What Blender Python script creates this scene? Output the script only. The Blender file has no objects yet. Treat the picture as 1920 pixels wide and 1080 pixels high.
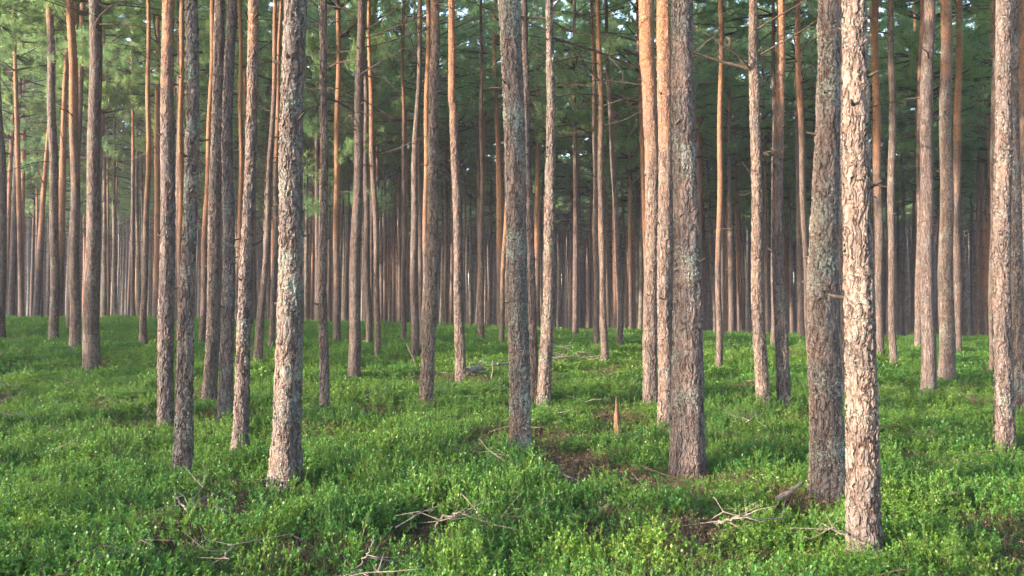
import bpy, math, random
import numpy as np
from mathutils import Vector, Matrix

# ------------------------------------------------------------------ camera, sky, sun, exposure
scene = bpy.context.scene
COL = scene.collection
CAM_Z = 1.6
F = 1600.0                       # focal length in pixels of a 1920 px wide frame
PITCH = math.atan(50.0 / F)
cam_d = bpy.data.cameras.new('camera')
cam_d.lens = F / 1920 * 36; cam_d.sensor_width = 36
cam_d.clip_start = 0.05; cam_d.clip_end = 3000
cam = bpy.data.objects.new('camera', cam_d); COL.objects.link(cam)
cam.location = (0, 0, CAM_Z); cam.rotation_euler = (math.pi/2 + PITCH, 0, 0)
scene.camera = cam

SUN_EL = math.radians(13); SUN_AZ = math.radians(67)      # behind the camera, to the left
sun_dir = Vector((-math.sin(SUN_AZ)*math.cos(SUN_EL), -math.cos(SUN_AZ)*math.cos(SUN_EL), math.sin(SUN_EL)))
world = bpy.data.worlds.new('World'); scene.world = world; world.use_nodes = True
wn = world.node_tree.nodes; wl = world.node_tree.links
sky = wn.new('ShaderNodeTexSky'); sky.sky_type = 'NISHITA'; sky.sun_disc = False
sky.sun_elevation = SUN_EL; sky.sun_rotation = math.atan2(sun_dir.x, sun_dir.y)
sky.dust_density = 1.5
bg = wn['Background']; bg.inputs['Strength'].default_value = 0.15
wl.new(sky.outputs[0], bg.inputs['Color'])
sd = bpy.data.lights.new('sun', 'SUN'); sd.energy = 2.0; sd.angle = math.radians(0.6); sd.color = (1.0, 0.83, 0.66)
so = bpy.data.objects.new('sun', sd); COL.objects.link(so)
so.rotation_euler = sun_dir.to_track_quat('Z', 'Y').to_euler(); so.location = sun_dir*60
vs = scene.view_settings
vs.view_transform = 'Standard'; vs.look = 'None'; vs.gamma = 1; vs.use_curve_mapping = False
vs.exposure = 3.4
scene.cycles.max_bounces = 9; scene.cycles.diffuse_bounces = 7; scene.cycles.transmission_bounces = 7
scene.cycles.use_denoising = True

rng = np.random.default_rng(7)
random.seed(7)

# ------------------------------------------------------------------ helpers
def vnoise(x, y, s=0):
    x = np.asarray(x, float); y = np.asarray(y, float)
    xi = np.floor(x); yi = np.floor(y); fx = x-xi; fy = y-yi
    def h(a, b):
        v = np.sin(a*127.1 + b*311.7 + s*74.7)*43758.5453
        return v-np.floor(v)
    fx = fx*fx*(3-2*fx); fy = fy*fy*(3-2*fy)
    return (h(xi,yi)*(1-fx)+h(xi+1,yi)*fx)*(1-fy)+(h(xi,yi+1)*(1-fx)+h(xi+1,yi+1)*fx)*fy
def fbm(x, y, s=0, o=3):
    t = 0; a = .5; n = 0
    for k in range(o):
        t = t+a*vnoise(x*2**k, y*2**k, s+k); n += a; a *= .5
    return t/n

def smooth(a, b, v):
    t = np.clip((v-a)/(b-a), 0, 1); return t*t*(3-2*t)
def ground0(x, y):
    x = np.asarray(x, float); y = np.asarray(y, float)
    H = .83 - .52*np.tanh(x/17.0)
    S = smooth(6, 37, y)
    fall = np.where(y > 38, 0.052*(np.clip(y, 38, 85)-38), 0) + np.where(y > 85, .02*(np.clip(y, 85, 150)-85), 0)
    return H*S - fall + 14*smooth(150, 420, np.hypot(x, y))
def ground(x, y):
    return ground0(x, y) + .16*(fbm(np.asarray(x)*.55+9, np.asarray(y)*.55+3, 3)-.5) + .10*(vnoise(np.asarray(x)*1.7, np.asarray(y)*1.7, 8)-.5)

fw = np.array([0, math.cos(PITCH), math.sin(PITCH)]); up = np.array([0, -math.sin(PITCH), math.cos(PITCH)])
def ray(px, py):
    return fw + np.array([1, 0, 0])*(px-960)/F + up*(540-py)/F
def at_depth(px, py, Y):
    d = ray(px, py); return np.array([0, 0, CAM_Z]) + d*(Y/d[1])
def on_ground(px, py, lift=.12):
    d = ray(px, py); t = 3.0
    while t < 120:
        p = np.array([0, 0, CAM_Z])+d*t
        if p[2] < float(ground(p[0], p[1]))+lift: break
        t += .02 if t < 20 else .05
    return p

class MB:
    def __init__(s): s.v = []; s.f = []; s.m = []; s.n = 0
    def add(s, v, f, mat=0):
        v = np.asarray(v, float); f = np.asarray(f, int)
        s.v.append(v); s.f.append(f+s.n); s.m.append(np.full(len(f), mat)); s.n += len(v)
    def tube(s, path, rad, sides=8, mat=0, cap=True, lobes=None):
        path = np.asarray(path, float); rad = np.asarray(rad, float); n = len(path)
        tg = np.gradient(path, axis=0); tg /= np.linalg.norm(tg, axis=1)[:, None]+1e-9
        ref = np.array([1., 0, 0]) if abs(tg[0][0]) < .8 else np.array([0, 1., 0])
        a = np.cross(tg, ref); a /= np.linalg.norm(a, axis=1)[:, None]; b = np.cross(tg, a)
        th = np.linspace(0, 2*np.pi, sides, endpoint=False)
        R = rad[:, None]*np.ones((n, sides))
        if lobes is not None: R = R*lobes(th[None, :], np.arange(n)[:, None], path)
        v = path[:, None, :] + R[..., None]*(a[:, None, :]*np.cos(th)[None, :, None]+b[:, None, :]*np.sin(th)[None, :, None])
        v = v.reshape(-1, 3)
        i = np.arange(n-1)[:, None]*sides; j = np.arange(sides)[None, :]; k = (j+1) % sides
        f = np.stack([(i+j), (i+k), (i+k+sides), (i+j+sides)], -1).reshape(-1, 4)
        s.add(v, f, mat)
        if cap:
            c = np.array([path[-1]+tg[-1]*rad[-1]*.3]); base = s.n-sides
            top = np.stack([base-0+j[0], base+k[0], np.full(sides, s.n), np.full(sides, s.n)], -1)
            s.v.append(c); s.n += 1
            s.f.append(top); s.m.append(np.full(sides, mat))
    def mesh(s, name, mats, smooth_=True):
        v = np.concatenate(s.v); m = np.concatenate(s.m)
        loops = []; starts = []; cnt = 0
        fl = []
        sizes = []
        for f in s.f:
            if f.shape[1] == 4:
                tri = f[:, 2] == f[:, 3]
                if tri.all(): fl.append(f[:, :3].ravel()); sizes.append(np.full(len(f), 3))
                else: fl.append(f.ravel()); sizes.append(np.full(len(f), 4))
            else: fl.append(f.ravel()); sizes.append(np.full(len(f), f.shape[1]))
        li = np.concatenate(fl); sz = np.concatenate(sizes); st = np.concatenate([[0], np.cumsum(sz)[:-1]])
        me = bpy.data.meshes.new(name)
        me.vertices.add(len(v)); me.vertices.foreach_set('co', v.ravel())
        me.loops.add(len(li)); me.loops.foreach_set('vertex_index', li.astype(np.int32))
        me.polygons.add(len(sz)); me.polygons.foreach_set('loop_start', st.astype(np.int32))
        for mt in mats: me.materials.append(mt)
        me.polygons.foreach_set('material_index', m.astype(np.int32))
        if smooth_: me.polygons.foreach_set('use_smooth', np.ones(len(sz), bool))
        me.update(calc_edges=True); me.validate()
        return me

def link(name, data, parent=None, loc=(0, 0, 0), rz=0, scale=None):
    o = bpy.data.objects.new(name, data); COL.objects.link(o)
    o.location = loc; o.rotation_euler = (0, 0, rz)
    if scale is not None: o.scale = scale
    if parent is not None: o.parent = parent
    return o
def tag(o, label=None, cat=None, group=None, kind=None):
    if label: o['label'] = label
    if cat: o['category'] = cat
    if group: o['group'] = group
    if kind: o['kind'] = kind
    return o

# ------------------------------------------------------------------ materials
def mat(name):
    m = bpy.data.materials.new(name); m.use_nodes = True
    nt = m.node_tree; nt.nodes.clear()
    return m, nt
class N:
    def __init__(s, nt): s.nt = nt
    def __call__(s, t, **kw):
        n = s.nt.nodes.new('ShaderNode'+t)
        for k, v in kw.items():
            if k.startswith('i_'):
                key = k[2:]; key = int(key) if key.isdigit() else key.replace('_', ' ')
                if hasattr(v, 'links') or hasattr(v, 'is_linked'): s.nt.links.new(v, n.inputs[key])
                else: n.inputs[key].default_value = v
            else: setattr(n, k, v)
        return n
    def math(s, op, a, b=0.0, clamp=False):
        n = s.nt.nodes.new('ShaderNodeMath'); n.operation = op; n.use_clamp = clamp
        for i, x in enumerate((a, b)):
            if hasattr(x, 'is_linked'): s.nt.links.new(x, n.inputs[i])
            else: n.inputs[i].default_value = x
        return n.outputs[0]
    def mix(s, fac, a, b, blend='MIX'):
        n = s.nt.nodes.new('ShaderNodeMix'); n.data_type = 'RGBA'; n.blend_type = blend
        for i, x in ((0, fac), (6, a), (7, b)):
            if hasattr(x, 'is_linked'): s.nt.links.new(x, n.inputs[i])
            else: n.inputs[i].default_value = x if i == 0 else (*x, 1)
        return n.outputs[2]
    def ramp(s, fac, lo, hi):
        n = s.nt.nodes.new('ShaderNodeMapRange'); n.interpolation_type = 'SMOOTHSTEP'
        s.nt.links.new(fac, n.inputs[0]); n.inputs[1].default_value = lo; n.inputs[2].default_value = hi
        return n.outputs[0]

def bark_material(name, displace):
    m, nt = mat(name); n = N(nt)
    co = n('TexCoord').outputs['Object']
    oi = n('ObjectInfo')
    sep = n('SeparateColor', i_0=oi.outputs['Color'])
    start = n.math('MULTIPLY', sep.outputs[0], 20.0)
    lich_amt = sep.outputs[1]; pale = sep.outputs[2]
    off = n('CombineXYZ', i_0=n.math('MULTIPLY', oi.outputs['Random'], 37.0), i_2=n.math('MULTIPLY', oi.outputs['Random'], 91.0))
    cv = n('VectorMath', operation='ADD', i_0=co, i_1=off.outputs[0]).outputs[0]
    warp = n('TexNoise', i_Vector=cv, i_Scale=9.0, i_Detail=2.0)
    wv = n('VectorMath', operation='MULTIPLY_ADD', i_0=warp.outputs['Color'], i_1=(.08, .08, .16), i_2=cv).outputs[0]
    mp = n('Mapping', i_Vector=wv); mp.inputs['Scale'].default_value = (1, 1, .30)
    vor = n('TexVoronoi', feature='DISTANCE_TO_EDGE', i_Vector=mp.outputs[0], i_Scale=24.0)
    vorc = n('TexVoronoi', feature='F1', i_Vector=mp.outputs[0], i_Scale=24.0)
    mr = n('Mapping', i_Vector=wv); mr.inputs['Scale'].default_value = (1, 1, .15)
    r1 = n('TexNoise', i_Vector=mr.outputs[0], i_Scale=17.0, i_Detail=2.0, i_Roughness=.5)
    f1 = n.ramp(n.math('ABSOLUTE', n.math('SUBTRACT', r1.outputs[0], .5)), 0.0, .06)
    mr2 = n('Mapping', i_Vector=wv); mr2.inputs['Scale'].default_value = (1, 1, .9)
    r2 = n('TexNoise', i_Vector=mr2.outputs[0], i_Scale=11.0, i_Detail=2.0, i_Roughness=.5)
    f2 = n.ramp(n.math('ABSOLUTE', n.math('SUBTRACT', r2.outputs[0], .5)), 0.0, .04)
    f2 = n.math('ADD', n.math('MULTIPLY', f2, .5), .5)
    vv = n.math('ADD', n.math('MULTIPLY', n.ramp(vor.outputs['Distance'], 0.0, .2), .45), .55)
    plate = n.math('MULTIPLY', n.math('MULTIPLY', f1, f2), vv)
    mp2 = n('Mapping', i_Vector=wv); mp2.inputs['Scale'].default_value = (1, 1, .55)
    v2 = n('TexVoronoi', feature='DISTANCE_TO_EDGE', i_Vector=mp2.outputs[0], i_Scale=48.0)
    flake = n.ramp(v2.outputs['Distance'], 0.0, .25)
    fine = n('TexNoise', i_Vector=cv, i_Scale=70.0, i_Detail=4.0, i_Roughness=.65)
    med = n('TexNoise', i_Vector=cv, i_Scale=5.0, i_Detail=3.0)
    sepc = n('SeparateColor', i_0=vorc.outputs['Color'])
    # lower bark: plates grey-pink, fissures dark red-brown
    base = n.mix(sepc.outputs[0], (.105, .086, .084), (.178, .145, .136))
    base = n.mix(n.ramp(med.outputs[0], .45, .7), base, (.195, .135, .115))
    base = n.mix(pale, base, (.225, .165, .13))
    base = n.mix(n.math('MULTIPLY', n.ramp(fine.outputs[0], .4, .7), .4), base, (.13, .105, .10))
    big = n('TexNoise', i_Vector=cv, i_Scale=1.7, i_Detail=4.0, i_Roughness=.6)
    base = n.mix(n.math('MULTIPLY', n.ramp(big.outputs[0], .46, .62), .55), base, (.10, .09, .09))
    low = n.mix(plate, (.06, .04, .034), base)
    # upper bark: thin orange flakes
    ob = n.mix(sepc.outputs[1], (.33, .165, .09), (.39, .225, .14))
    ob = n.mix(n.ramp(fine.outputs[0], .5, .75), ob, (.36, .17, .09))
    pt = n('TexNoise', i_Vector=mr2.outputs[0], i_Scale=13.0, i_Detail=5.0, i_Roughness=.65)
    ob = n.mix(n.math('MULTIPLY', n.ramp(pt.outputs[0], .47, .60), .75), ob, (.27, .185, .15))
    ob = n.mix(n.math('MULTIPLY', n.ramp(med.outputs[0], .5, .68), .5), ob, (.38, .27, .21))
    hi = n.mix(n.math('MULTIPLY', flake, n.math('ADD', n.math('MULTIPLY', f2, .5), .5)), (.17, .08, .045), ob)
    z = n('SeparateXYZ', i_0=co).outputs[2]
    mid = n('TexNoise', i_Vector=cv, i_Scale=2.2, i_Detail=4.0, i_Roughness=.7)
    zz = n.math('ADD', z, n.math('MULTIPLY', n.math('SUBTRACT', mid.outputs[0], .5), 6.0))
    d = n.math('SUBTRACT', zz, start)
    t = n.ramp(d, -1.3, 1.6)
    colr = n.mix(t, low, hi)
    # lichen, as crusty pale grey-green spots on the plates
    l1 = n('TexNoise', i_Vector=cv, i_Scale=42.0, i_Detail=4.0, i_Roughness=.7)
    l2 = n('TexNoise', i_Vector=cv, i_Scale=3.2, i_Detail=2.0)
    ls = n.math('ADD', n.math('ADD', l1.outputs[0], n.math('MULTIPLY', n.math('SUBTRACT', l2.outputs[0], .5), .55)), n.math('MULTIPLY', lich_amt, .17))
    lm = n.ramp(ls, .69, .74)
    lm = n.math('MULTIPLY', lm, n.math('SUBTRACT', 1.0, n.math('MULTIPLY', t, .85)))
    lm = n.math('MULTIPLY', lm, .7)
    colr = n.mix(lm, colr, (.22, .26, .22))
    h_low = n.math('ADD', n.math('MULTIPLY', plate, 1.0), n.math('MULTIPLY', flake, .12))
    h_hi = n.math('ADD', n.math('MULTIPLY', flake, .4), n.math('MULTIPLY', n.ramp(pt.outputs[0], .45, .58), .6))
    h = n.math('ADD', n.math('MULTIPLY', h_low, n.math('SUBTRACT', 1.0, t)), n.math('MULTIPLY', h_hi, t))
    h = n.math('ADD', h, n.math('MULTIPLY', fine.outputs[0], .15))
    h = n.math('ADD', h, n.math('MULTIPLY', lm, .2))
    b = n('BsdfPrincipled', i_Base_Color=colr, i_Roughness=.9)
    b.inputs['Specular IOR Level'].default_value = .15
    out = n('OutputMaterial', i_Surface=b.outputs[0])
    if displace:
        dd = n('Displacement', i_Height=h, i_Midlevel=1.1, i_Scale=.017)
        nt.links.new(dd.outputs[0], out.inputs['Displacement']); m.displacement_method = 'BOTH'
    else:
        bp = n('Bump', i_Height=h, i_Distance=.02, i_Strength=.8)
        nt.links.new(bp.outputs[0], b.inputs['Normal'])
    return m
M_BARK_N = bark_material('pine_bark_relief', True)
M_BARK = bark_material('pine_bark', False)

def leaf_material(name, a, b, c, tint=True, trans=.35, hue_noise=1.2):
    m, nt = mat(name); n = N(nt)
    oi = n('ObjectInfo'); geo = n('NewGeometry')
    if tint:
        at = n('Attribute', attribute_type='INSTANCER', attribute_name='tint').outputs['Fac']
    else:
        at = oi.outputs['Random']
    ri = geo.outputs['Random Per Island']
    c1 = n.mix(at, a, b)
    c2 = n.mix(n.math('MULTIPLY', n.ramp(ri, .45, 1.0), .7), c1, c)
    df = n('BsdfDiffuse', i_Color=c2)
    gl = n('BsdfGlossy', i_Color=(1, 1, 1, 1), i_Roughness=.45)
    tr = n('BsdfTranslucent', i_Color=n.mix(.5, c2, b))
    m1 = n('MixShader', i_0=trans, i_1=df.outputs[0], i_2=tr.outputs[0])
    m2 = n('MixShader', i_0=.02, i_1=m1.outputs[0], i_2=gl.outputs[0])
    n('OutputMaterial', i_Surface=m2.outputs[0])
    return m
M_NEEDLE = leaf_material('pine_needles', (.14, .27, .12), (.23, .33, .10), (.15, .31, .18), tint=False, trans=.5)
M_LEAF = leaf_material('bilberry_leaves', (.033, .14, .028), (.165, .27, .028), (.07, .195, .03))
M_BROWN = leaf_material('dead_heather', (.15, .08, .055), (.22, .15, .08), (.12, .14, .04), trans=.2)

def simple(name, a, b, sc=12, bump=.3, rough=.9, stretch=None):
    m, nt = mat(name); n = N(nt)
    co = n('TexCoord').outputs['Object']
    if stretch:
        mp = n('Mapping', i_Vector=co); mp.inputs['Scale'].default_value = stretch; co = mp.outputs[0]
    t = n('TexNoise', i_Vector=co, i_Scale=sc, i_Detail=5.0, i_Roughness=.65)
    c = n.mix(n.ramp(t.outputs[0], .35, .65), a, b)
    bp = n('Bump', i_Height=t.outputs[0], i_Distance=.02, i_Strength=bump)
    p = n('BsdfPrincipled', i_Base_Color=c, i_Roughness=rough, i_Normal=bp.outputs[0])
    p.inputs['Specular IOR Level'].default_value = .2
    n('OutputMaterial', i_Surface=p.outputs[0]); return m
M_TWIG = simple('dead_branch_wood', (.035, .027, .023), (.085, .065, .052), 30)
M_PALE = simple('bleached_wood', (.10, .08, .07), (.22, .18, .16), 30)
M_STEM = simple('bilberry_stem', (.10, .09, .03), (.10, .15, .03), 30)
M_SPLIT = simple('split_wood', (.16, .095, .06), (.07, .042, .03), 20, .5, stretch=(4, 4, .6))
M_CHAR = simple('rotten_wood', (.06, .04, .03), (.14, .09, .07), 25, .6)
M_STONE = simple('pink_stone', (.34, .22, .19), (.42, .32, .28), 14, .4)
M_GREYWOOD = simple('weathered_log', (.12, .11, .105), (.24, .225, .21), 18, .5)
def ground_material():
    m, nt = mat('forest_floor'); n = N(nt)
    co = n('TexCoord').outputs['Object']
    a = n('TexNoise', i_Vector=co, i_Scale=1.1, i_Detail=6.0, i_Roughness=.65)
    b = n('TexNoise', i_Vector=co, i_Scale=38.0, i_Detail=5.0, i_Roughness=.75)
    c = n.mix(n.ramp(b.outputs[0], .35, .65), (.09, .06, .042), (.21, .145, .10))
    c = n.mix(n.ramp(a.outputs[0], .42, .58), c, n.mix(n.ramp(b.outputs[0], .4, .6), (.03, .06, .015), (.08, .13, .03)))
    bp = n('Bump', i_Height=b.outputs[0], i_Distance=.05, i_Strength=1.0)
    p = n('BsdfPrincipled', i_Base_Color=c, i_Roughness=1.0, i_Normal=bp.outputs[0])
    p.inputs['Specular IOR Level'].default_value = .1
    n('OutputMaterial', i_Surface=p.outputs[0]); return m
M_GROUND = ground_material()

# ------------------------------------------------------------------ ground
def spaced(lo, hi, near, g):
    v = [0.0]; s = near
    while v[-1] < hi: v.append(v[-1]+s); s = s*g if v[-1] > 14 else s
    w = [0.0]; s = near
    while w[-1] > lo: w.append(w[-1]-s); s = s*g if w[-1] < -14 else s
    return np.array(sorted(set(v+w)))
gx = spaced(-1500, 1500, .22, 1.06); gy = spaced(-1500, 1500, .22, 1.035)
X, Y = np.meshgrid(gx, gy)
Z = ground(X, Y)
gm = MB(); nx = len(gx); ny = len(gy)
ii = (np.arange(ny-1)[:, None]*nx+np.arange(nx-1)[None, :]).ravel()
gm.add(np.stack([X, Y, Z], -1).reshape(-1, 3), np.stack([ii, ii+1, ii+nx+1, ii+nx], -1))
tag(link('ground', gm.mesh('ground', [M_GROUND])), kind='structure')

# ------------------------------------------------------------------ pine pieces
def unit(v): return v/(np.linalg.norm(v, axis=-1, keepdims=True)+1e-9)
def tufts(mb, C, D, blades, L, W, r, matid=1):
    """needle tufts at C pointing along D: thin blades fanned round D"""
    n = len(C)
    dirs = unit(D[:, None, :]*.75 + r.normal(0, .62, (n, blades, 3)))
    side = unit(np.cross(dirs, r.normal(0, 1, (n, blades, 3))))
    ln = L*r.uniform(.7, 1.25, (n, blades, 1))
    c = C[:, None, :] + r.normal(0, .025, (n, blades, 3))
    p0 = c - side*W*.5; p1 = c + side*W*.5; p2 = c + dirs*ln + side*W*.2; p3 = c+dirs*ln-side*W*.2
    v = np.stack([p0, p1, p2, p3], 2).reshape(-1, 3)
    f = np.arange(n*blades*4).reshape(-1, 4)
    mb.add(v, f, matid)
def make_crown(seed, H=9.0, R=1.9, whorls=17, per=5, subs=7, tf=8, blades=11, L=.13, W=.018):
    r = np.random.default_rng(seed); mb = MB(); Cs = []; Ds = []
    for w in range(whorls):
        z = H*(w+.5)/whorls*0.97
        t = z/H
        prof = R*(.55+.6*math.sin(math.pi*min(1, t*1.15+.12)))*(1-t**3*.75)
        k = max(2, int(per*r.uniform(.5, 1.3)))
        for b in range(k):
            if r.random() < .12: continue
            az = r.uniform(0, 2*np.pi); ln = prof*r.uniform(.45, 1.25)
            el = math.radians(r.uniform(-8, 22)+30*t); n = 6
            s = np.linspace(0, 1, n)
            hor = np.array([math.cos(az), math.sin(az), 0]); per_ = np.array([-hor[1], hor[0], 0])
            path = np.array([0, 0, z]) + np.outer(s*ln*math.cos(el), hor) + np.outer(s, [0, 0, ln*math.sin(el)])
            path += np.outer((s**2)*r.uniform(-.25, .35)*ln*.5, [0, 0, 1]) + np.outer(s**2*r.uniform(-.25, .25)*ln, per_)
            mb.tube(path, np.linspace(.035, .008, n)*(.6+.5*(1-t)), 4, 0)
            for q in range(subs):
                u = r.uniform(.3, 1.0); i = u*(n-1); i0 = int(min(i, n-2)); p = path[i0]+(path[i0+1]-path[i0])*(i-i0)
                sl = ln*r.uniform(.18, .42)*(1.25-u*.6)
                d = unit(hor*r.uniform(.3, 1)+per_*r.uniform(-1, 1)+np.array([0, 0, r.uniform(-.1, .5)]))
                e = p+d*sl
                mb.tube(np.array([p, (p+e)/2+r.normal(0, .03, 3), e]), [.010, .007, .004], 3, 0, cap=False)
                for g in range(tf):
                    a = r.uniform(.5, 1.05)
                    Cs.append(p+(e-p)*a+r.normal(0, .05, 3)); Ds.append(unit(d*.8+r.normal(0, .45, 3)+np.array([0, 0, .45])))
    tufts(mb, np.array(Cs), np.array(Ds), blades, L, W, r)
    me = mb.mesh('pine_crown', [M_TWIG, M_NEEDLE], False)
    return me
CROWNS = [make_crown(100+i, H=[9, 10, 8.5, 9.5, 11, 10][i], R=[2.1, 2.4, 1.9, 2.6, 2.2, 2.5][i], whorls=[17, 19, 16, 18, 20, 19][i]) for i in range(6)]

DENSE = [make_crown(150+i, H=9.5, R=2.5, whorls=18, per=5, subs=7, tf=7, blades=13, L=.16, W=.032) for i in range(4)]

def dead_branch_mb(mb, p0, az, ln, el, r, rad=.013, bend=None, twigs=6, mat_=0, green=0.0, tl=None):
    n = 9; s = np.linspace(0, 1, n)
    hor = np.array([math.cos(az), math.sin(az), 0]); per_ = np.array([-hor[1], hor[0], 0])
    c = r.uniform(-.35, .35) if bend is None else bend
    path = np.array(p0)+np.outer(s*ln*math.cos(el), hor)+np.outer(s*ln*math.sin(el)+c*ln*s**2, [0, 0, 1])
    path += np.outer(np.sin(s*math.pi*r.uniform(.8, 2.2))*r.uniform(-.1, .1)*ln, per_) + np.cumsum(r.normal(0, .012*ln, (n, 3)), axis=0)*s[:, None]
    mb.tube(path, np.linspace(rad, rad*.28, n), 5, mat_)
    tips = [path[-1]]
    for q in range(twigs):
        i = r.integers(2, n-1); d = unit(path[i]-path[i-1]+r.normal(0, .7, 3)); l = ln*r.uniform(.1, .32)
        p = path[i]; e = p+d*l; m_ = (p+e)/2+r.normal(0, .08*l, 3)
        mb.tube(np.array([p, m_, e]), [rad*.38, rad*.28, rad*.12], 3, mat_)
        tips.append(e)
        if r.random() < .6:
            e2 = m_+unit(e-p+r.normal(0, .6, 3))*l*.6
            mb.tube(np.array([m_, e2]), [rad*.25, rad*.1], 3, mat_, cap=False)
            tips.append(e2)
    return tips

def lobes_fn(seed, amp=.05):
    rr = np.random.default_rng(seed); ph = rr.uniform(0, 6.28, 8)
    def f(th, i, path):
        z = path[:, 2][:, None]
        v = amp*np.sin(2*th+ph[0]+.7*z)+amp*.7*np.sin(3*th+ph[1]-1.1*z)+amp*.5*np.sin(5*th+ph[2]+2.3*z)+amp*.35*np.sin(z*9+ph[3]+2*th)
        flare = np.exp(-np.clip(z, 0, 9)/.27)*(.17+.12*np.sin(4*th+ph[4]))
        return 1+v+flare
    return f
def trunk_mesh(zs, cx, cy, rad, sides, seed, material, amp=.05, stubs=None):
    mb = MB()
    mb.tube(np.stack([cx, cy, zs], 1), rad, sides, 0, lobes=lobes_fn(seed, amp))
    if stubs is not None: stubs(mb)
    return mb.mesh('pine_trunk', [material, M_TWIG])

# prototypes for the distant stand: trunk variants with knots and dead snags of their own
def far_trunk(seed):
    r = np.random.default_rng(seed); H = r.uniform(18.5, 22)
    zs = np.linspace(-.4, H, 42)
    bx, by = r.uniform(-.35, .35, 2); ph = r.uniform(0, 6, 2)
    t = np.clip(zs/H, 0, 1)
    cx = bx*t**1.3+.07*np.sin(zs*.5+ph[0])*t; cy = by*t+.07*np.sin(zs*.43+ph[1])*t
    rad = .135*(1-t*.80)+.004
    def stubs(mb):
        for k in range(r.integers(18, 34)):
            z = r.uniform(3.5, 12); i = np.interp(z, zs, cx), np.interp(z, zs, cy)
            dead_branch_mb(mb, (i[0], i[1], z), r.uniform(0, 6.28), r.choice([.12, .3, .9, 1.6], p=[.3, .25, .25, .2]), math.radians(r.uniform(-15, 35)), r, rad=.016, twigs=4, mat_=1)
    me = trunk_mesh(zs, cx, cy, rad, 12, seed, M_BARK, .05, stubs)
    return me, H, (np.interp(H-9, zs, cx), np.interp(H-9, zs, cy)), (cx[-1], cy[-1])
FAR = [far_trunk(300+i) for i in range(8)]

pines = []      # (x, y) of every tree, to keep the others apart
GROUPS = {}
def branch_children(root, specs, r):
    for sp in specs:
        mb = MB()
        tips = dead_branch_mb(mb, (0, 0, 0), sp['az'], sp['ln'], sp['el'], r, rad=sp.get('rad', .02)*.8, bend=sp.get('bend'), twigs=sp.get('tw', 7))
        mats = [M_TWIG]
        if sp.get('green'):
            C = np.repeat(np.array(tips), 9, 0)+r.normal(0, .13, (len(tips)*9, 3)); D = unit(r.normal(0, 1, C.shape)+np.array([0, 0, .6]))
            tufts(mb, C, D, 9, .12, .011, r); mats.append(M_NEEDLE)
        link('branch', mb.mesh('pine_branch', mats), root, sp['loc'])

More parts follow.
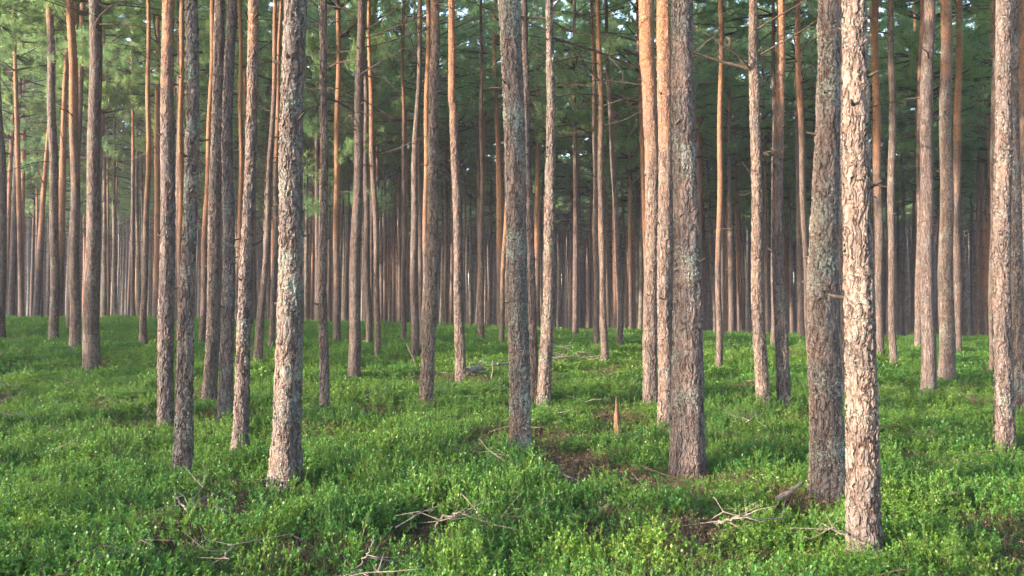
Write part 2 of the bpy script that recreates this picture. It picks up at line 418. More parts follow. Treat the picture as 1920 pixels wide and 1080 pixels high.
def hero(label, base, pts, orange=7.0, lichen=.4, pale=.0, near=False, branches=(), nrand=0, low=4.0, crown=None, group='pines standing among the bilberry', seed=None, H=None, sag=0):
    """base=(px,py,width); pts=[(px,py,width)...] going up, all in the tree's own plane."""
    seed = seed if seed is not None else int(base[0]*7+base[1])
    r = np.random.default_rng(seed)
    b = on_ground(base[0], base[1]); Yd = b[1]
    gz = float(ground(b[0], b[1]))
    P = [(b[0], gz, base[2]*Yd/F/2)]
    allp = [at_depth(px, py, Yd) for px, py, w in pts]; W = [w for *_, w in pts]
    z_ = [0.0]+[p[2]-gz for p in allp]; x_ = [0.0]+[p[0]-b[0] for p in allp]; r_ = [base[2]*Yd/F/2*.97]+[w*Yd/F/2 for w in W]
    H = H or r.uniform(18.5, 21.5)
    if z_[-1] < H-3:
        sl = (x_[-1]-x_[-2])/(z_[-1]-z_[-2])*.35
        zz = z_[-1]
        z_.append(H); x_.append(x_[-1]+sl*(H-zz)); r_.append(.02)
        rtop = r_[-2]
        k = max(0, (H-zz)*.5)
        z_.insert(-1, zz+k); x_.insert(-1, x_[-2]+sl*k*1.2); r_.insert(-1, rtop*.6)
    if near:
        zs = np.concatenate([np.arange(-.3, 5.4, .022), np.linspace(5.5, H, 30)]); sides = 72
    else:
        zs = np.concatenate([np.arange(-.3, 13, .22), np.linspace(13.4, H, 14)]); sides = 16
    cx = np.interp(zs, z_, x_); rad = np.interp(zs, z_, r_)
    k = 25 if near else 5
    ker = np.ones(k)/k; pad = lambda a: np.convolve(np.pad(a, (k//2, k//2), 'edge'), ker, 'valid')
    cx = pad(cx)
    wob = (.010+.006*(not near))*np.sin(zs*1.9+r.uniform(0, 6))+.012*np.sin(zs*.8+r.uniform(0, 6))
    cx = cx+wob*np.clip(zs, 0, 1); cy = .02*np.sin(zs*.7+r.uniform(0, 6))*np.clip(zs, 0, 1)
    root = link('pine_tree', None, loc=(b[0], Yd, gz)); root.empty_display_size = .3
    tag(root, label, 'tree', group)
    nk = r.integers(16, 30)
    def stubs(mb):
        for q in range(nk):
            z = r.uniform(1.6, 13); i = np.interp(z, zs, cx); rr = np.interp(z, zs, rad); az = r.uniform(0, 6.28)
            ln = r.uniform(.03, .10)+rr*.9
            d = np.array([math.cos(az), math.sin(az), r.uniform(-.1, .5)])
            p0 = np.array([i, 0, z])
            mb.tube(np.array([p0, p0+d*ln*.6, p0+d*ln+np.array([0, 0, .01])]), [.016, .012, .006], 5, 1)
    me = trunk_mesh(zs, cx, cy, rad, sides, seed, M_BARK_N if near else M_BARK, .035, stubs)
    t = link('trunk', me, root); t.color = (orange/20, lichen, pale, 1)
    specs = []
    for (py, side, ln, el, *rest) in branches:
        o = dict(rest[0]) if rest else {}
        z = at_depth(base[0], py, Yd)[2]-gz
        if z > H-2: continue
        az = {1: r.uniform(-.6, .3), -1: math.pi+r.uniform(-.3, .6), 0: -math.pi/2}[side]
        specs.append(dict(az=az, ln=ln, el=math.radians(el), loc=(np.interp(z, zs, cx), 0, z), **o))
    for q in range(nrand):
        z = r.uniform(low, low+8); z = min(z, H-6)
        specs.append(dict(az=r.uniform(0, 6.28), ln=r.choice([.35, .8, 1.5, 2.0]), el=math.radians(r.uniform(-12, 32)), loc=(np.interp(z, zs, cx), 0, z), rad=.018, tw=8, green=(z > 7.5 and r.random() < .3)))
    branch_children(root, specs, r)
    cb = crown if crown else r.uniform(9.5, 12)
    ci = r.integers(0, 6); hh = [9, 10, 8.5, 9.5, 11, 10][ci]
    link('crown', CROWNS[ci], root, (np.interp(cb+3, zs, cx), 0, cb), r.uniform(0, 6.28), (1, 1, (H+.3-cb)/hh))
    pines.append((b[0], Yd))
    return root

HERO = [
 # big near trees
 dict(label='thick pine left of centre, tallest sunlit pale bark, lichened deeply cracked foot', base=(534,908,62), pts=[(541,760,55),(546,540,48),(550,300,44),(556,0,42)], orange=9, lichen=.75, pale=.45, near=True),
 dict(label='nearest pine at right, sunlit pale pinkish bark, standing in bilberry by the corner', base=(1620,1030,66), pts=[(1615,800,60),(1610,540,57),(1602,270,50),(1594,0,47)], orange=9, lichen=.65, pale=.55, near=True),
 dict(label='thick pine with reddish lichen-spotted bark just left of the nearest right pine', base=(1550,925,64), pts=[(1550,740,60),(1548,540,54),(1552,270,46),(1550,0,38)], orange=5, lichen=.75, pale=.2, near=True),
 dict(label='thickest grey pine in shade right of centre with coarse blocky plated bark', base=(1290,890,66), pts=[(1289,700,58),(1287,540,52),(1284,270,46),(1282,0,42)], orange=12, lichen=.6, pale=0, near=True),
 dict(label='stout pine at the centre, sunlit left flank, trunk leaning left going up', base=(976,845,43), pts=[(975,700,42),(971,540,41),(962,270,40),(955,0,40)], orange=9, lichen=.8, pale=.3, near=True),
 dict(label='grey-footed pine near the left with pale flaky patch, second trunk from left foreground', base=(343,888,36), pts=[(348,700,32),(352,540,29),(356,270,27),(359,0,25)], orange=6.5, lichen=.7, pale=.15, near=True),
 dict(label='brown slim pine with warm sunlit left edge, between the left group and thick sunlit pine', base=(449,852,31), pts=[(455,700,28),(461,540,26),(467,300,23),(478,0,21)], orange=4.5, lichen=.2, pale=.1, near=True),
 dict(label='foreground pine at far left turning orange above, straight grey foot', base=(311,805,31), pts=[(312,680,29),(313,540,28),(313,270,26),(316,0,24)], orange=5.0, lichen=.35, near=True),
 dict(label='grey pine leaning right, middle of the left cluster, foot hidden in bilberry', base=(391,755,28), pts=[(396,640,27),(399,540,25),(407,270,22),(414,0,20)], orange=9, lichen=.4, near=True),
 dict(label='grey pine leaning right beside the brown slim pine in left cluster', base=(421,795,29), pts=[(424,680,26),(426,540,24),(427,270,21),(436,0,19)], orange=8, lichen=.4, near=True),
 dict(label='smooth pinkish pine, left of the trio right of centre, bowed slightly', base=(1219,757,26), pts=[(1220,640,27),(1221,540,28),(1221,270,29),(1212,0,31)], orange=4.5, lichen=.2, pale=.55, near=True),
 dict(label='orange-topped pine pressed against left side of the thickest grey pine', base=(1246,795,30), pts=[(1247,680,30),(1248,540,30),(1249,270,29),(1245,0,27)], orange=4.2, lichen=.25, pale=.35, near=True),
 # middle distance
 dict(label='sunlit pine at lower centre left, pale bark, leaning right, orange above', base=(800,772,27), pts=[(804,660,25),(807,540,23),(812,270,21),(816,0,18)], orange=6.2, lichen=.35, pale=.7, near=True),
 dict(label='straight slim pine lit from top to foot, right of the thick sunlit pine', base=(609,778,22), pts=[(608,640,19),(606,540,17),(606,270,15),(607,0,13)], orange=9, lichen=.3, pale=.6, near=True, nrand=2),
 dict(label='pine turning bright orange above, leaning left upward, right of the pale leaning pine', base=(865,720,22), pts=[(862,620,20),(859,540,19),(853,270,17),(847,0,13)], orange=5.0, lichen=.2, pale=.3, near=True),
 dict(label='dark shaded brown pine bristling with dead side branches near its top', base=(663,708,24), pts=[(666,600,21),(668,500,20),(672,270,18),(676,0,14)], orange=16, lichen=.3, pale=0, near=False,
      branches=[(45,-1,1.7,35),(60,1,1.5,25),(95,-1,1.4,10),(90,1,2.4,12),(110,-1,2.2,-5),(75,1,2.2,18),(120,1,1.2,-20),(170,-1,1.3,3),(180,1,.8,-30),(5,1,2.,20),(5,-1,1.6,30),(205,1,.5,-40),(20,-1,2.4,15),(310,1,.35,5),(140,1,1.2,10)], nrand=12, low=4.5),
 dict(label='sunlit pine right of centre-right trio with short broken stubs and pale cracked foot', base=(1431,765,28), pts=[(1426,640,25),(1422,540,23),(1416,270,20),(1410,0,16)], orange=7.5, lichen=.25, pale=.6, near=True,
      branches=[(305,1,.35,10),(290,1,.5,5),(360,-1,.35,-8),(330,-1,.3,20),(140,-1,1.2,40,dict(rad=.03)),(130,-1,2.0,25,dict(rad=.035)),(110,1,1.5,25),(60,1,1.8,25)]),
 dict(label='reddish pine standing just right of the stub-branched sunlit pine', base=(1471,760,26), pts=[(1465,640,24),(1461,540,22),(1460,270,20),(1463,0,16)], orange=4.2, lichen=.3, pale=.1, near=True, branches=[(120,1,.6,20),(290,-1,.3,-5)]),
 dict(label='sunlit lichened pine immediately right of the central stout pine', base=(1019,762,27), pts=[(1024,640,24),(1028,540,21),(1031,270,19),(1032,0,16)], orange=7.5, lichen=.75, pale=.45, near=True,
      branches=[(70,1,2.6,-8,dict(rad=.03,bend=-.1)),(60,-1,1.4,20),(35,-1,1.5,5),(20,1,1.4,35),(120,1,.8,25)], nrand=3, low=5),
 dict(label='dark pine half hidden behind the central stout pine', base=(1003,760,21), pts=[(1000,640,19),(996,540,18),(991,270,14),(982,0,11)], orange=9, lichen=.3, near=True),
 dict(label='thin straight orange pine standing alone right of the thickest grey pine', base=(1348,696,14), pts=[(1348,540,11),(1350,270,9),(1351,0,8)], orange=3.0, lichen=.05, pale=.1, nrand=1,
      branches=[(112,1,1.2,4),(112,-1,.9,-2),(45,-1,1.4,0),(50,1,1.4,0)]),
 dict(label='slender sunlit pine with many thin curved branches, alone between centre and trio', base=(1134,682,16), pts=[(1133,600,13),(1131,540,12),(1126,270,10),(1122,0,8)], orange=6.5, lichen=.15, pale=.5,
      branches=[(60,1,2,10),(70,-1,1.8,12),(110,1,2.2,20),(120,-1,2,-10),(150,1,1.8,-5),(150,-1,1.5,-15),(200,-1,1.2,20),(235,1,1.6,4),(200,1,1.8,8),(30,-1,1.5,10),(20,1,2,5),(240,-1,1.3,-12),(180,-1,1.7,6)], nrand=10, low=6),
 dict(label='narrow pine bending left upward, between reddish pine and lichen-spotted thick pine', base=(1522,685,13), pts=[(1514,560,12),(1503,300,11),(1494,0,9)], orange=6, lichen=.1, pale=.2, nrand=2),
 dict(label='shaded slim pine at far right edge behind the nearest right pine', base=(1649,668,16), pts=[(1648,540,15),(1645,270,14),(1640,0,12)], orange=5, lichen=.3, pale=0, branches=[(230,1,.8,0),(200,-1,.3,0)], nrand=3),
 dict(label='slim greyish pine at the right edge, rightmost in the open', base=(1676,693,15), pts=[(1673,540,13),(1671,270,12),(1670,0,11)], orange=9, lichen=.5, pale=.2, nrand=3),
 dict(label='slim grey pine glimpsed in the gap between two thick right pines', base=(1582,755,14), pts=[(1581,540,13),(1578,270,12),(1576,0,10)], orange=10, lichen=.5, nrand=1),
 dict(label='crooked grey pine with twiggy dead snags, left of the thick sunlit pine', base=(482,685,18), pts=[(489,600,15),(495,540,13),(504,400,11),(511,230,9),(516,0,7)], orange=6.5, lichen=.3, pale=.3,
      branches=[(350,-1,.8,40),(400,-1,.5,60),(420,1,.5,30),(300,1,.5,30),(330,-1,.7,55),(450,-1,.4,60),(260,1,.6,20),(380,1,.4,-20),(210,-1,.7,15)]),
 dict(label='slim reddish pine just behind the crooked snag-covered pine', base=(508,655,12), pts=[(513,540,11),(519,300,9),(524,100,7)], orange=5.5, lichen=.2, nrand=4),
 dict(label='orange pine bathed in sun, left of the dark branchy pine', base=(632,643,16), pts=[(631,540,13),(632,300,11),(634,120,9)], orange=3.2, lichen=.1, pale=.4, crown=8.0,
      branches=[(330,-1,1.4,-5,dict(green=1)),(360,1,1.2,-8,dict(green=1)),(300,1,1.2,5,dict(green=1)),(385,-1,1.,-8,dict(green=1)),(250,-1,1.2,10,dict(green=1))]),
 dict(label='grey pine foot right behind the dark branchy pine', base=(692,645,13), pts=[(690,540,11),(686,300,9),(684,100,7)], orange=12, lichen=.2, nrand=3),
 dict(label='thin pine with pale lower trunk bowing left upward, between dark branchy pine and leaning stick', base=(708,667,12), pts=[(707,540,11),(701,350,10),(693,100,7)], orange=5.5, lichen=.1, pale=.4, nrand=3),
 dict(label='grey pine with a dead stick leaning on its foot', base=(778,668,16), pts=[(776,540,14),(777,350,12),(786,120,9)], orange=9, lichen=.4, nrand=3),
 dict(label='small grey pine with hooked dead branches, left of the centre pine', base=(903,645,13), pts=[(902,540,11),(903,400,9),(903,250,7)], orange=12, lichen=.1,
      branches=[(230,-1,.6,60,dict(bend=-.6)),(170,1,2.4,20,dict(bend=-.9,rad=.03)),(150,-1,1.2,30),(200,1,.8,40)]),
 dict(label='orange thin pine foot just left of the central stout pine', base=(940,648,10), pts=[(943,540,9),(950,370,8),(956,200,6)], orange=2.5, lichen=0, pale=.2, nrand=2),
 dict(label='grey thin pine foot left of the slender branchy pine', base=(1118,652,12), pts=[(1119,540,11),(1116,300,9),(1112,100,7)], orange=8, lichen=.2, nrand=3),
 dict(label='bluish grey pine leaning left upward, right of the slender branchy pine', base=(1162,650,12), pts=[(1162,540,11),(1153,370,10),(1142,200,8)], orange=14, lichen=.2, nrand=2),
 dict(label='small curved pine foot at the far left margin of the clearing', base=(268,645,16), pts=[(272,540,11),(276,350,9),(278,150,8)], orange=4, lichen=.4, pale=.3, nrand=3),
 dict(label='thin grey pine behind the reddish pine, touching its left side', base=(1450,650,12), pts=[(1452,540,11),(1452,300,9),(1450,100,7)], orange=10, lichen=.2, nrand=2),
 dict(label='grey pine foot far back just right of the leaning bluish pine gap', base=(757,640,10), pts=[(757,540,9),(757,300,8),(756,100,6)], orange=7, lichen=.2, nrand=2),
 dict(label='thin orange lit pine behind the left cluster, seen right of the far-left foreground pine', base=(335,650,11), pts=[(337,540,10),(339,300,9),(342,0,8)], orange=2.2, lichen=0, pale=.3, nrand=1),
 dict(label='glowing orange pine showing behind the middle of the left cluster', base=(378,650,12), pts=[(382,540,11),(391,300,10),(400,0,9)], orange=2.4, lichen=0, pale=.4, nrand=1),
 dict(label='thin glowing orange pine behind brown slim pine, right side of the left cluster', base=(452,648,11), pts=[(451,540,9),(451,300,8),(451,0,7)], orange=2.2, lichen=0, pale=.5, nrand=1),
 dict(label='dark orange pine tucked behind left side of the pale leaning pine', base=(793,655,13), pts=[(797,540,12),(800,300,10),(803,0,8)], orange=3.6, lichen=0, nrand=1),
]
for h in HERO: hero(**h)

def tree_far(x, y, label, group, r, color=None):
    k = r.integers(0, 8); me, H, co, top = FAR[k]
    gz = float(ground(x, y))
    root = link('pine_tree', None, loc=(x, y, gz), rz=r.uniform(0, 6.28)); root.empty_display_size = .3
    s = r.uniform(.92, 1.08)+.10*(y > 45); wd = r.uniform(.75, 1.25)
    root.rotation_euler = (r.normal(0, .012), r.normal(0, .012), root.rotation_euler[2])
    tag(root, label, 'tree', group)
    t = link('trunk', me, root, scale=(wd, wd, s))
    t.color = color or (r.choice([3.0, 5.0, 7.5, 12])*r.uniform(.8, 1.2)/20, r.uniform(0, .4), r.uniform(0, .5), 1)
    cb = r.uniform(7.5, 12)*min(1.15, .78+y/180); ci = r.integers(0, 6); hh = [9, 10, 8.5, 9.5, 11, 10][ci]
    w = r.uniform(.95, 1.15)
    link('crown', CROWNS[ci], root, (co[0]*wd, co[1]*wd, cb), r.uniform(0, 6.28), (w, w, (H*s+.4-cb)/hh))
    pines.append((x, y)); return root

r = np.random.default_rng(21)
ZONES = [(-9e9, 240, 'far left wing behind the clearing'), (240, 500, 'behind the left cluster of pines'),
         (500, 680, 'between thick sunlit pine and dark branchy pine'), (680, 840, 'between dark branchy and pale leaning pines'),
         (840, 1010, 'between pale leaning and central pines'), (1010, 1210, 'between central pines and right-hand trio'),
         (1210, 1420, 'around the thin straight orange pine'), (1420, 1600, 'behind the reddish right-hand pine'),
         (1600, 9e9, 'beyond the nearest right pine')]
n_far = 0; cand = []
for _ in range(9000):
    y = 31+ (76-31)*r.random()**.75; x = r.uniform(-.64, .64)*y
    if all((x-a)**2+(y-b)**2 > 2.3**2 for a, b in pines) and all((x-a)**2+(y-b)**2 > 2.5**2 for a, b in cand):
        cand.append((x, y))
    if len(cand) >= 228: break
for x, y in sorted(cand, key=lambda c: c[1]):
    px = 960+F*x/y
    zone = next(z for a, b, z in ZONES if a <= px < b)
    near_row = y < 48; org = r.random() < .35
    what = ('slender orange-barked pine' if org else 'slender grey-brown pine')+(' near crest' if near_row else ' deep back')
    col = (r.uniform(1.5, 4)/20 if org else r.uniform(7, 14)/20, r.uniform(0, .3), r.uniform(0, .45), 1)
    tree_far(x, y, f'{what}, {zone}', f'{what} {zone}', r, col)
# pines in the wings to the left and right of the clearing
side = []
SX, SY = -math.sin(SUN_AZ), -math.cos(SUN_AZ)
SUNNY = [on_ground(*q)[:2] for q in ((534,908),(1620,1030),(800,772),(609,778),(1019,762),(1431,765),(1219,757),(976,845),(865,720))]
def in_sun_path(x, y): return any((x-a)*SX+(y-b)*SY > 0 and abs((x-a)*SY-(y-b)*SX) < .34 for a, b in SUNNY)
for _ in range(4000):
    sgn = -1 if r.random() < .5 else 1
    y = r.uniform(9, 31); u = r.uniform(.455, .64); x = sgn*u*y
    if abs(x) < 4 or in_sun_path(x, y): continue
    if all((x-a)**2+(y-b)**2 > 2.0**2 for a, b in pines) and all((x-a)**2+(y-b)**2 > 2.4**2 for a, b in side): side.append((x, y))
    if len(side) >= 22: break
side.sort(key=lambda c: c[0])
for i, (x, y) in enumerate(side):
    sgn = 'left' if x < 0 else 'right'
    ys = sorted([b for a, b in side if (a < 0) == (x < 0)]); k = ys.index(y)
    word = ['nearest', 'second nearest', 'third nearest', 'fourth nearest', 'fifth nearest', 'sixth nearest', 'seventh nearest', 'eighth nearest', 'ninth nearest', 'tenth nearest', 'eleventh nearest', 'twelfth nearest', 'thirteenth nearest', 'fourteenth nearest', 'fifteenth nearest', 'sixteenth nearest'][k]
    w = r.uniform(.20, .30)*F/y
    b = at_depth(960+F*x/y, 540, y); px = 960+F*x/y
    gz = float(ground(x, y)); 
    zt = lambda py: 0
    # pixel row of the foot
    d = (CAM_Z-gz-.12); py = 590+F*d/y
    hero(label=f'{word} pine in the {sgn} wing of the wood beyond the clearing edge', base=(px, py, w*1.1), pts=[(px+r.uniform(-6, 6), 400, w*.9), (px+r.uniform(-12, 12), 0, w*.75)],
         orange=r.uniform(5, 12), lichen=r.uniform(.2, .7), pale=r.uniform(0, .5), near=y < 15, nrand=4, group='pines in the side wings of the clearing', seed=900+i)

# ------------------------------------------------------------------ scatter helper for uncountable cover
def scatter(name, pts, idx, rot, scl, tint, protos, label, cat):
    me = bpy.data.meshes.new(name); me.vertices.add(len(pts)); me.vertices.foreach_set('co', np.asarray(pts, float).ravel())
    def attr(nm, ty, arr, key):
        a = me.attributes.new(nm, ty, 'POINT'); a.data.foreach_set(key, np.ascontiguousarray(arr).ravel())
    attr('idx', 'INT', idx.astype(np.int32), 'value'); attr('rot', 'FLOAT_VECTOR', rot.astype(np.float32), 'vector')
    attr('scl', 'FLOAT_VECTOR', scl.astype(np.float32), 'vector'); attr('tint', 'FLOAT', tint.astype(np.float32), 'value')
    c = bpy.data.collections.new(name+'_sources')
    for i, p in enumerate(protos):
        o = bpy.data.objects.new(f'{name}_source_{i:02d}', p[0] if isinstance(p, tuple) else p)
        if isinstance(p, tuple): o.color = p[1]
        c.objects.link(o)
    ng = bpy.data.node_groups.new(name+'_scatter', 'GeometryNodeTree')
    ng.interface.new_socket('Geometry', in_out='INPUT', socket_type='NodeSocketGeometry')
    ng.interface.new_socket('Geometry', in_out='OUTPUT', socket_type='NodeSocketGeometry')
    gi = ng.nodes.new('NodeGroupInput'); go = ng.nodes.new('NodeGroupOutput')
    ip = ng.nodes.new('GeometryNodeInstanceOnPoints'); ci = ng.nodes.new('GeometryNodeCollectionInfo')
    ci.inputs['Collection'].default_value = c; ci.inputs['Separate Children'].default_value = True; ci.inputs['Reset Children'].default_value = True
    L = ng.links.new
    L(gi.outputs[0], ip.inputs['Points']); L(ci.outputs[0], ip.inputs['Instance']); ip.inputs['Pick Instance'].default_value = True
    def na(nm, ty):
        n = ng.nodes.new('GeometryNodeInputNamedAttribute'); n.data_type = ty; n.inputs[0].default_value = nm; return n.outputs[0]
    L(na('idx', 'INT'), ip.inputs['Instance Index'])
    e = ng.nodes.new('FunctionNodeEulerToRotation'); L(na('rot', 'FLOAT_VECTOR'), e.inputs[0]); L(e.outputs[0], ip.inputs['Rotation'])
    L(na('scl', 'FLOAT_VECTOR'), ip.inputs['Scale']); L(ip.outputs[0], go.inputs[0])
    o = link(name, me); mod = o.modifiers.new('scatter', 'NODES'); mod.node_group = ng
    tag(o, label, cat, kind='stuff'); return o

# ------------------------------------------------------------------ the deep wood (rest of the pines, past the individual ones)
def whole_tree(seed):
    me, H, co, top = FAR[seed % 8]; r_ = np.random.default_rng(seed)
    bmv = MB()
    v = np.empty(len(me.vertices)*3); me.vertices.foreach_get('co', v); v = v.reshape(-1, 3)
    li = np.empty(len(me.loops), int); me.loops.foreach_get('vertex_index', li)
    ls = np.empty(len(me.polygons), int); me.polygons.foreach_get('loop_total', ls); st = np.cumsum(ls)-ls
    mi = np.empty(len(me.polygons), int); me.polygons.foreach_get('material_index', mi)
    for k in (3, 4):
        for q in (0, 1):
            s = (ls == k) & (mi == q)
            if s.any(): 
                f = np.stack([li[st[s]+j] for j in range(k)], 1)
                if not bmv.v: bmv.add(v, f, q)
                else: bmv.f.append(f); bmv.m.append(np.full(len(f), q))
    cr = DENSE[seed % 4]
    cv = np.empty(len(cr.vertices)*3); cr.vertices.foreach_get('co', cv); cv = cv.reshape(-1, 3)
    cb = [13.5, 14.5, 13, 14.5, 14, 13.2, 13.5, 14.5][seed % 8]
    cv[:, 2] = cv[:, 2]*(H+.3-cb)/9.6+cb; cv[:, 0] += co[0]; cv[:, 1] += co[1]
    li = np.empty(len(cr.loops), int); cr.loops.foreach_get('vertex_index', li)
    ls = np.empty(len(cr.polygons), int); cr.polygons.foreach_get('loop_total', ls); st = np.cumsum(ls)-ls
    mi = np.empty(len(cr.polygons), int); cr.polygons.foreach_get('material_index', mi)
    first = True
    for k in (3, 4):
        for q in (0, 1):
            s = (ls == k) & (mi == q)
            if s.any():
                f = np.stack([li[st[s]+j] for j in range(k)], 1)
                if first: bmv.add(cv, f, q+1); off = bmv.n-len(cv); first = False
                else: bmv.f.append(f+off); bmv.m.append(np.full(len(f), q+1))
    return bmv.mesh('distant_pine', [M_BARK, M_TWIG, M_NEEDLE], True)
WT = [(whole_tree(i), ([3, 9, 12, 5, 14, 8, 3.5, 11][i]/20, .15, 0, 1)) for i in range(8)]
pts = []
r = np.random.default_rng(5)
g = 4.0
for gxx in np.arange(-260, 260, g):
    for gyy in np.arange(-70, 330, g):
        x = gxx+r.uniform(-1.5, 1.5); y = gyy+r.uniform(-1.5, 1.5)
        inview = y > 5 and abs(x) < .66*y+1
        if (inview or y > 5 and abs(x) < .66*y+1) and y < 75.5: 
            continue
        if y > 76 and abs(x) > .75*y+10: continue
        if y < 90 and abs(x) > 75: continue
        if 92 > y > -5 and abs(x) < .7*max(y, 0)+4: continue
        # the wood is thinned toward the low sun to let its light in
        s = -x*math.sin(SUN_AZ)-y*math.cos(SUN_AZ); c_ = abs(x*math.cos(SUN_AZ)-y*math.sin(SUN_AZ))
        if y < 90 and s > 30: continue
        if y < 90 and r.random() < (.82 if s > -20 else .35): continue
        if r.random() < .1: continue
        pts.append((x, y, float(ground(x, y))-.1))
        if 76 < y < 190: x += 2+r.uniform(-.8, .8); y += r.uniform(-1, 1); pts.append((x, y, float(ground(x, y))-.1))
        if 76 < y < 130:
            for q in range(3): pts.append((x+r.uniform(-3, 3), y+r.uniform(-2, 2), float(ground(x, y))-.1))
for _ in range(3000):     # the smallest-showing trunks between the separate pines, same stand
    y = r.uniform(52, 76); x = r.uniform(-.64, .64)*y
    if all((x-a)**2+(y-b)**2 > 1.5**2 for a, b in pines) and all((x-p[0])**2+(y-p[1])**2 > 1.5**2 for p in pts[-190:]):
        pts.append((x, y, float(ground(x, y))-.1))
    if len(pts) and sum(1 for p in pts[-190:] if 52 <= p[1] <= 76 and abs(p[0]) < .65*p[1]) >= 90: break
n_old = len(pts); SHADE_YOUNG = set()
for _ in range(330):      # unseen younger pines added behind the camera, sunward, to shade ground and low trunks
    s = r.uniform(32, 62); c_ = r.uniform(-75, 75)
    x = -s*math.sin(SUN_AZ)+c_*math.cos(SUN_AZ); y = -s*math.cos(SUN_AZ)-c_*math.sin(SUN_AZ)
    if y > -5 and abs(x) < .85*max(y, 0)+4: continue
    pts.append((x, y, float(ground(x, y))-.1)); SHADE_YOUNG.add((x, y))
# the wood behind the camera: gaps cleared for sun on the lit trunks, unseen pines added to shade others
sx, sy = -math.sin(SUN_AZ), -math.cos(SUN_AZ)
def foot(px, py): p = on_ground(px, py); return p[0], p[1]
LIT = [foot(*q) for q in ((534,908),(1620,1030),(800,772),(609,778),(1019,762),(1431,765),(1219,757),(976,845),(865,720),(1134,682))]
DARK = [(*foot(*q), d) for *q, d in ((1290,890,14),(343,888,11),(663,708,24),(391,755,17),(421,795,13),(1003,760,19),(1550,925,16))]
def blocks(x, y, young):
    for a, b in LIT:
        t = (x-a)*sx+(y-b)*sy
        if 0 < t < 75 and abs((x-a)*sy-(y-b)*sx) < (1.5 if young and t < 55 else .35 if t < 40 else 1.3): return True
    return False
pts = [p for i, p in enumerate(pts) if p[1] > 40 or not blocks(p[0], p[1], (p[0], p[1]) in SHADE_YOUNG)]
n_old = sum((p[0], p[1]) not in SHADE_YOUNG for p in pts)
for a, b, d in DARK: pts.insert(0, (a+sx*d, b+sy*d, float(ground(a+sx*d, b+sy*d))-.1)); n_old += 1
pts = np.array(pts); n = len(pts)
print('deep wood trees', n)
sc_ = r.uniform(.9, 1.12, n); wd = r.uniform(.85, 1.2, n)
sc_[n_old:] *= .64; wd[n_old:] *= .8
scatter('pine_forest', pts, r.integers(0, 8, n), np.stack([r.normal(0, .012, n), r.normal(0, .012, n), r.uniform(0, 6.28, n)], 1), np.stack([wd, wd, sc_], 1), r.random(n), WT,
        'dense far-off mass of pines behind every separate trunk, plus unseen pines added for shade', 'forest')

# ------------------------------------------------------------------ bilberry carpet
def bush(seed, stems=26, rad=.16, H=.26, leaf=.020, lw=.62, per=9, mats=None, brl=3, sw=.0022):
    r = np.random.default_rng(seed); mb = MB(); Cs = []; Ds = []
    for s in range(stems):
        a = r.uniform(0, 6.28); q = rad*math.sqrt(r.random()); b = np.array([q*math.cos(a), q*math.sin(a), -.03])
        h = H*r.uniform(.6, 1.1)*(1-.35*(q/rad)**2)
        lean = np.array([math.cos(a), math.sin(a), 0])*q*.5+r.normal(0, .03, 3)
        e = b+np.array([0, 0, h])+lean; m_ = b+np.array([0, 0, h*.5])+lean*.3
        mb.tube(np.array([b, m_, e]), [sw, sw*.8, sw*.5], 3, 0, cap=False)
        for k in range(brl):
            t = r.uniform(.35, .95); p = m_+(e-m_)*t if t > .5 else b+(m_-b)*t*2
            d = unit(r.normal(0, .7, 3)+np.array([0, 0, .8])); l = h*r.uniform(.2, .38); pe = p+d*l
            mb.tube(np.array([p, pe]), [sw*.6, sw*.4], 3, 0, cap=False)
            for u in np.linspace(.15, 1.05, per):
                Cs.append(p+d*l*u); Ds.append(unit(np.cross(d, r.normal(0, 1, 3))*.8+d*.5+np.array([0, 0, .15])))
    C = np.array(Cs); D = np.array(Ds); n = len(C)
    up_ = unit(np.array([0, 0, 1.])+r.normal(0, .45, (n, 3)))
    sd_ = unit(np.cross(D, up_)); nm = np.cross(sd_, D)
    L = leaf*r.uniform(.65, 1.2, (n, 1)); Wd = L*lw*.5
    p0 = C; p1 = C+D*L*.5+sd_*Wd+nm*L*.08; p2 = C+D*L; p3 = C+D*L*.5-sd_*Wd+nm*L*.08
    mb.add(np.stack([p0, p1, p2, p3], 1).reshape(-1, 3), np.arange(n*4).reshape(-1, 4), 1)
    return mb.mesh('bilberry', mats or [M_STEM, M_LEAF], False)
BUSH_N = [bush(40+i, H=[.24, .28, .21, .26][i]) for i in range(4)]
BUSH_F = [bush(60+i, stems=20, rad=.24, leaf=.036, per=6, H=.25) for i in range(3)]
BROWN = [bush(80+i, stems=34, rad=.20, leaf=.016, lw=.35, per=6, H=.19, mats=[M_TWIG, M_BROWN], sw=.0022) for i in range(2)]

# worn brown openings in the carpet: (px, py, radius x, radius y in metres)
BARE = [(400,965,.7,.35),(1200,905,1.0,.55),(1080,830,.8,.4),(950,895,.6,.4),(860,722,1.2,.7),(1240,930,.7,.3),(1590,1060,.7,.18),(300,700,.5,.4),(1030,720,.7,.5),(120,820,.8,.5),(1400,840,.5,.3),(690,1040,.4,.2),(1150,700,.9,.6),(1800,760,.9,.6),(380,900,.4,.2),(560,930,.5,.2),(780,1000,.3,.2),(1330,1000,.4,.2)]
BAREW = [(*on_ground(a, b, .05)[:2], rx, ry) for a, b, rx, ry in BARE]
def bareness(x, y):
    v = np.zeros_like(x)
    wob = (fbm(x*2.3, y*2.3, 31)-.5)*.9
    for bx, by, rx, ry in BAREW:
        d = np.sqrt(((x-bx)/rx)**2+((y-by)/ry)**2); v = np.maximum(v, 1-smooth(.6, 1.25, d+wob))
    return v
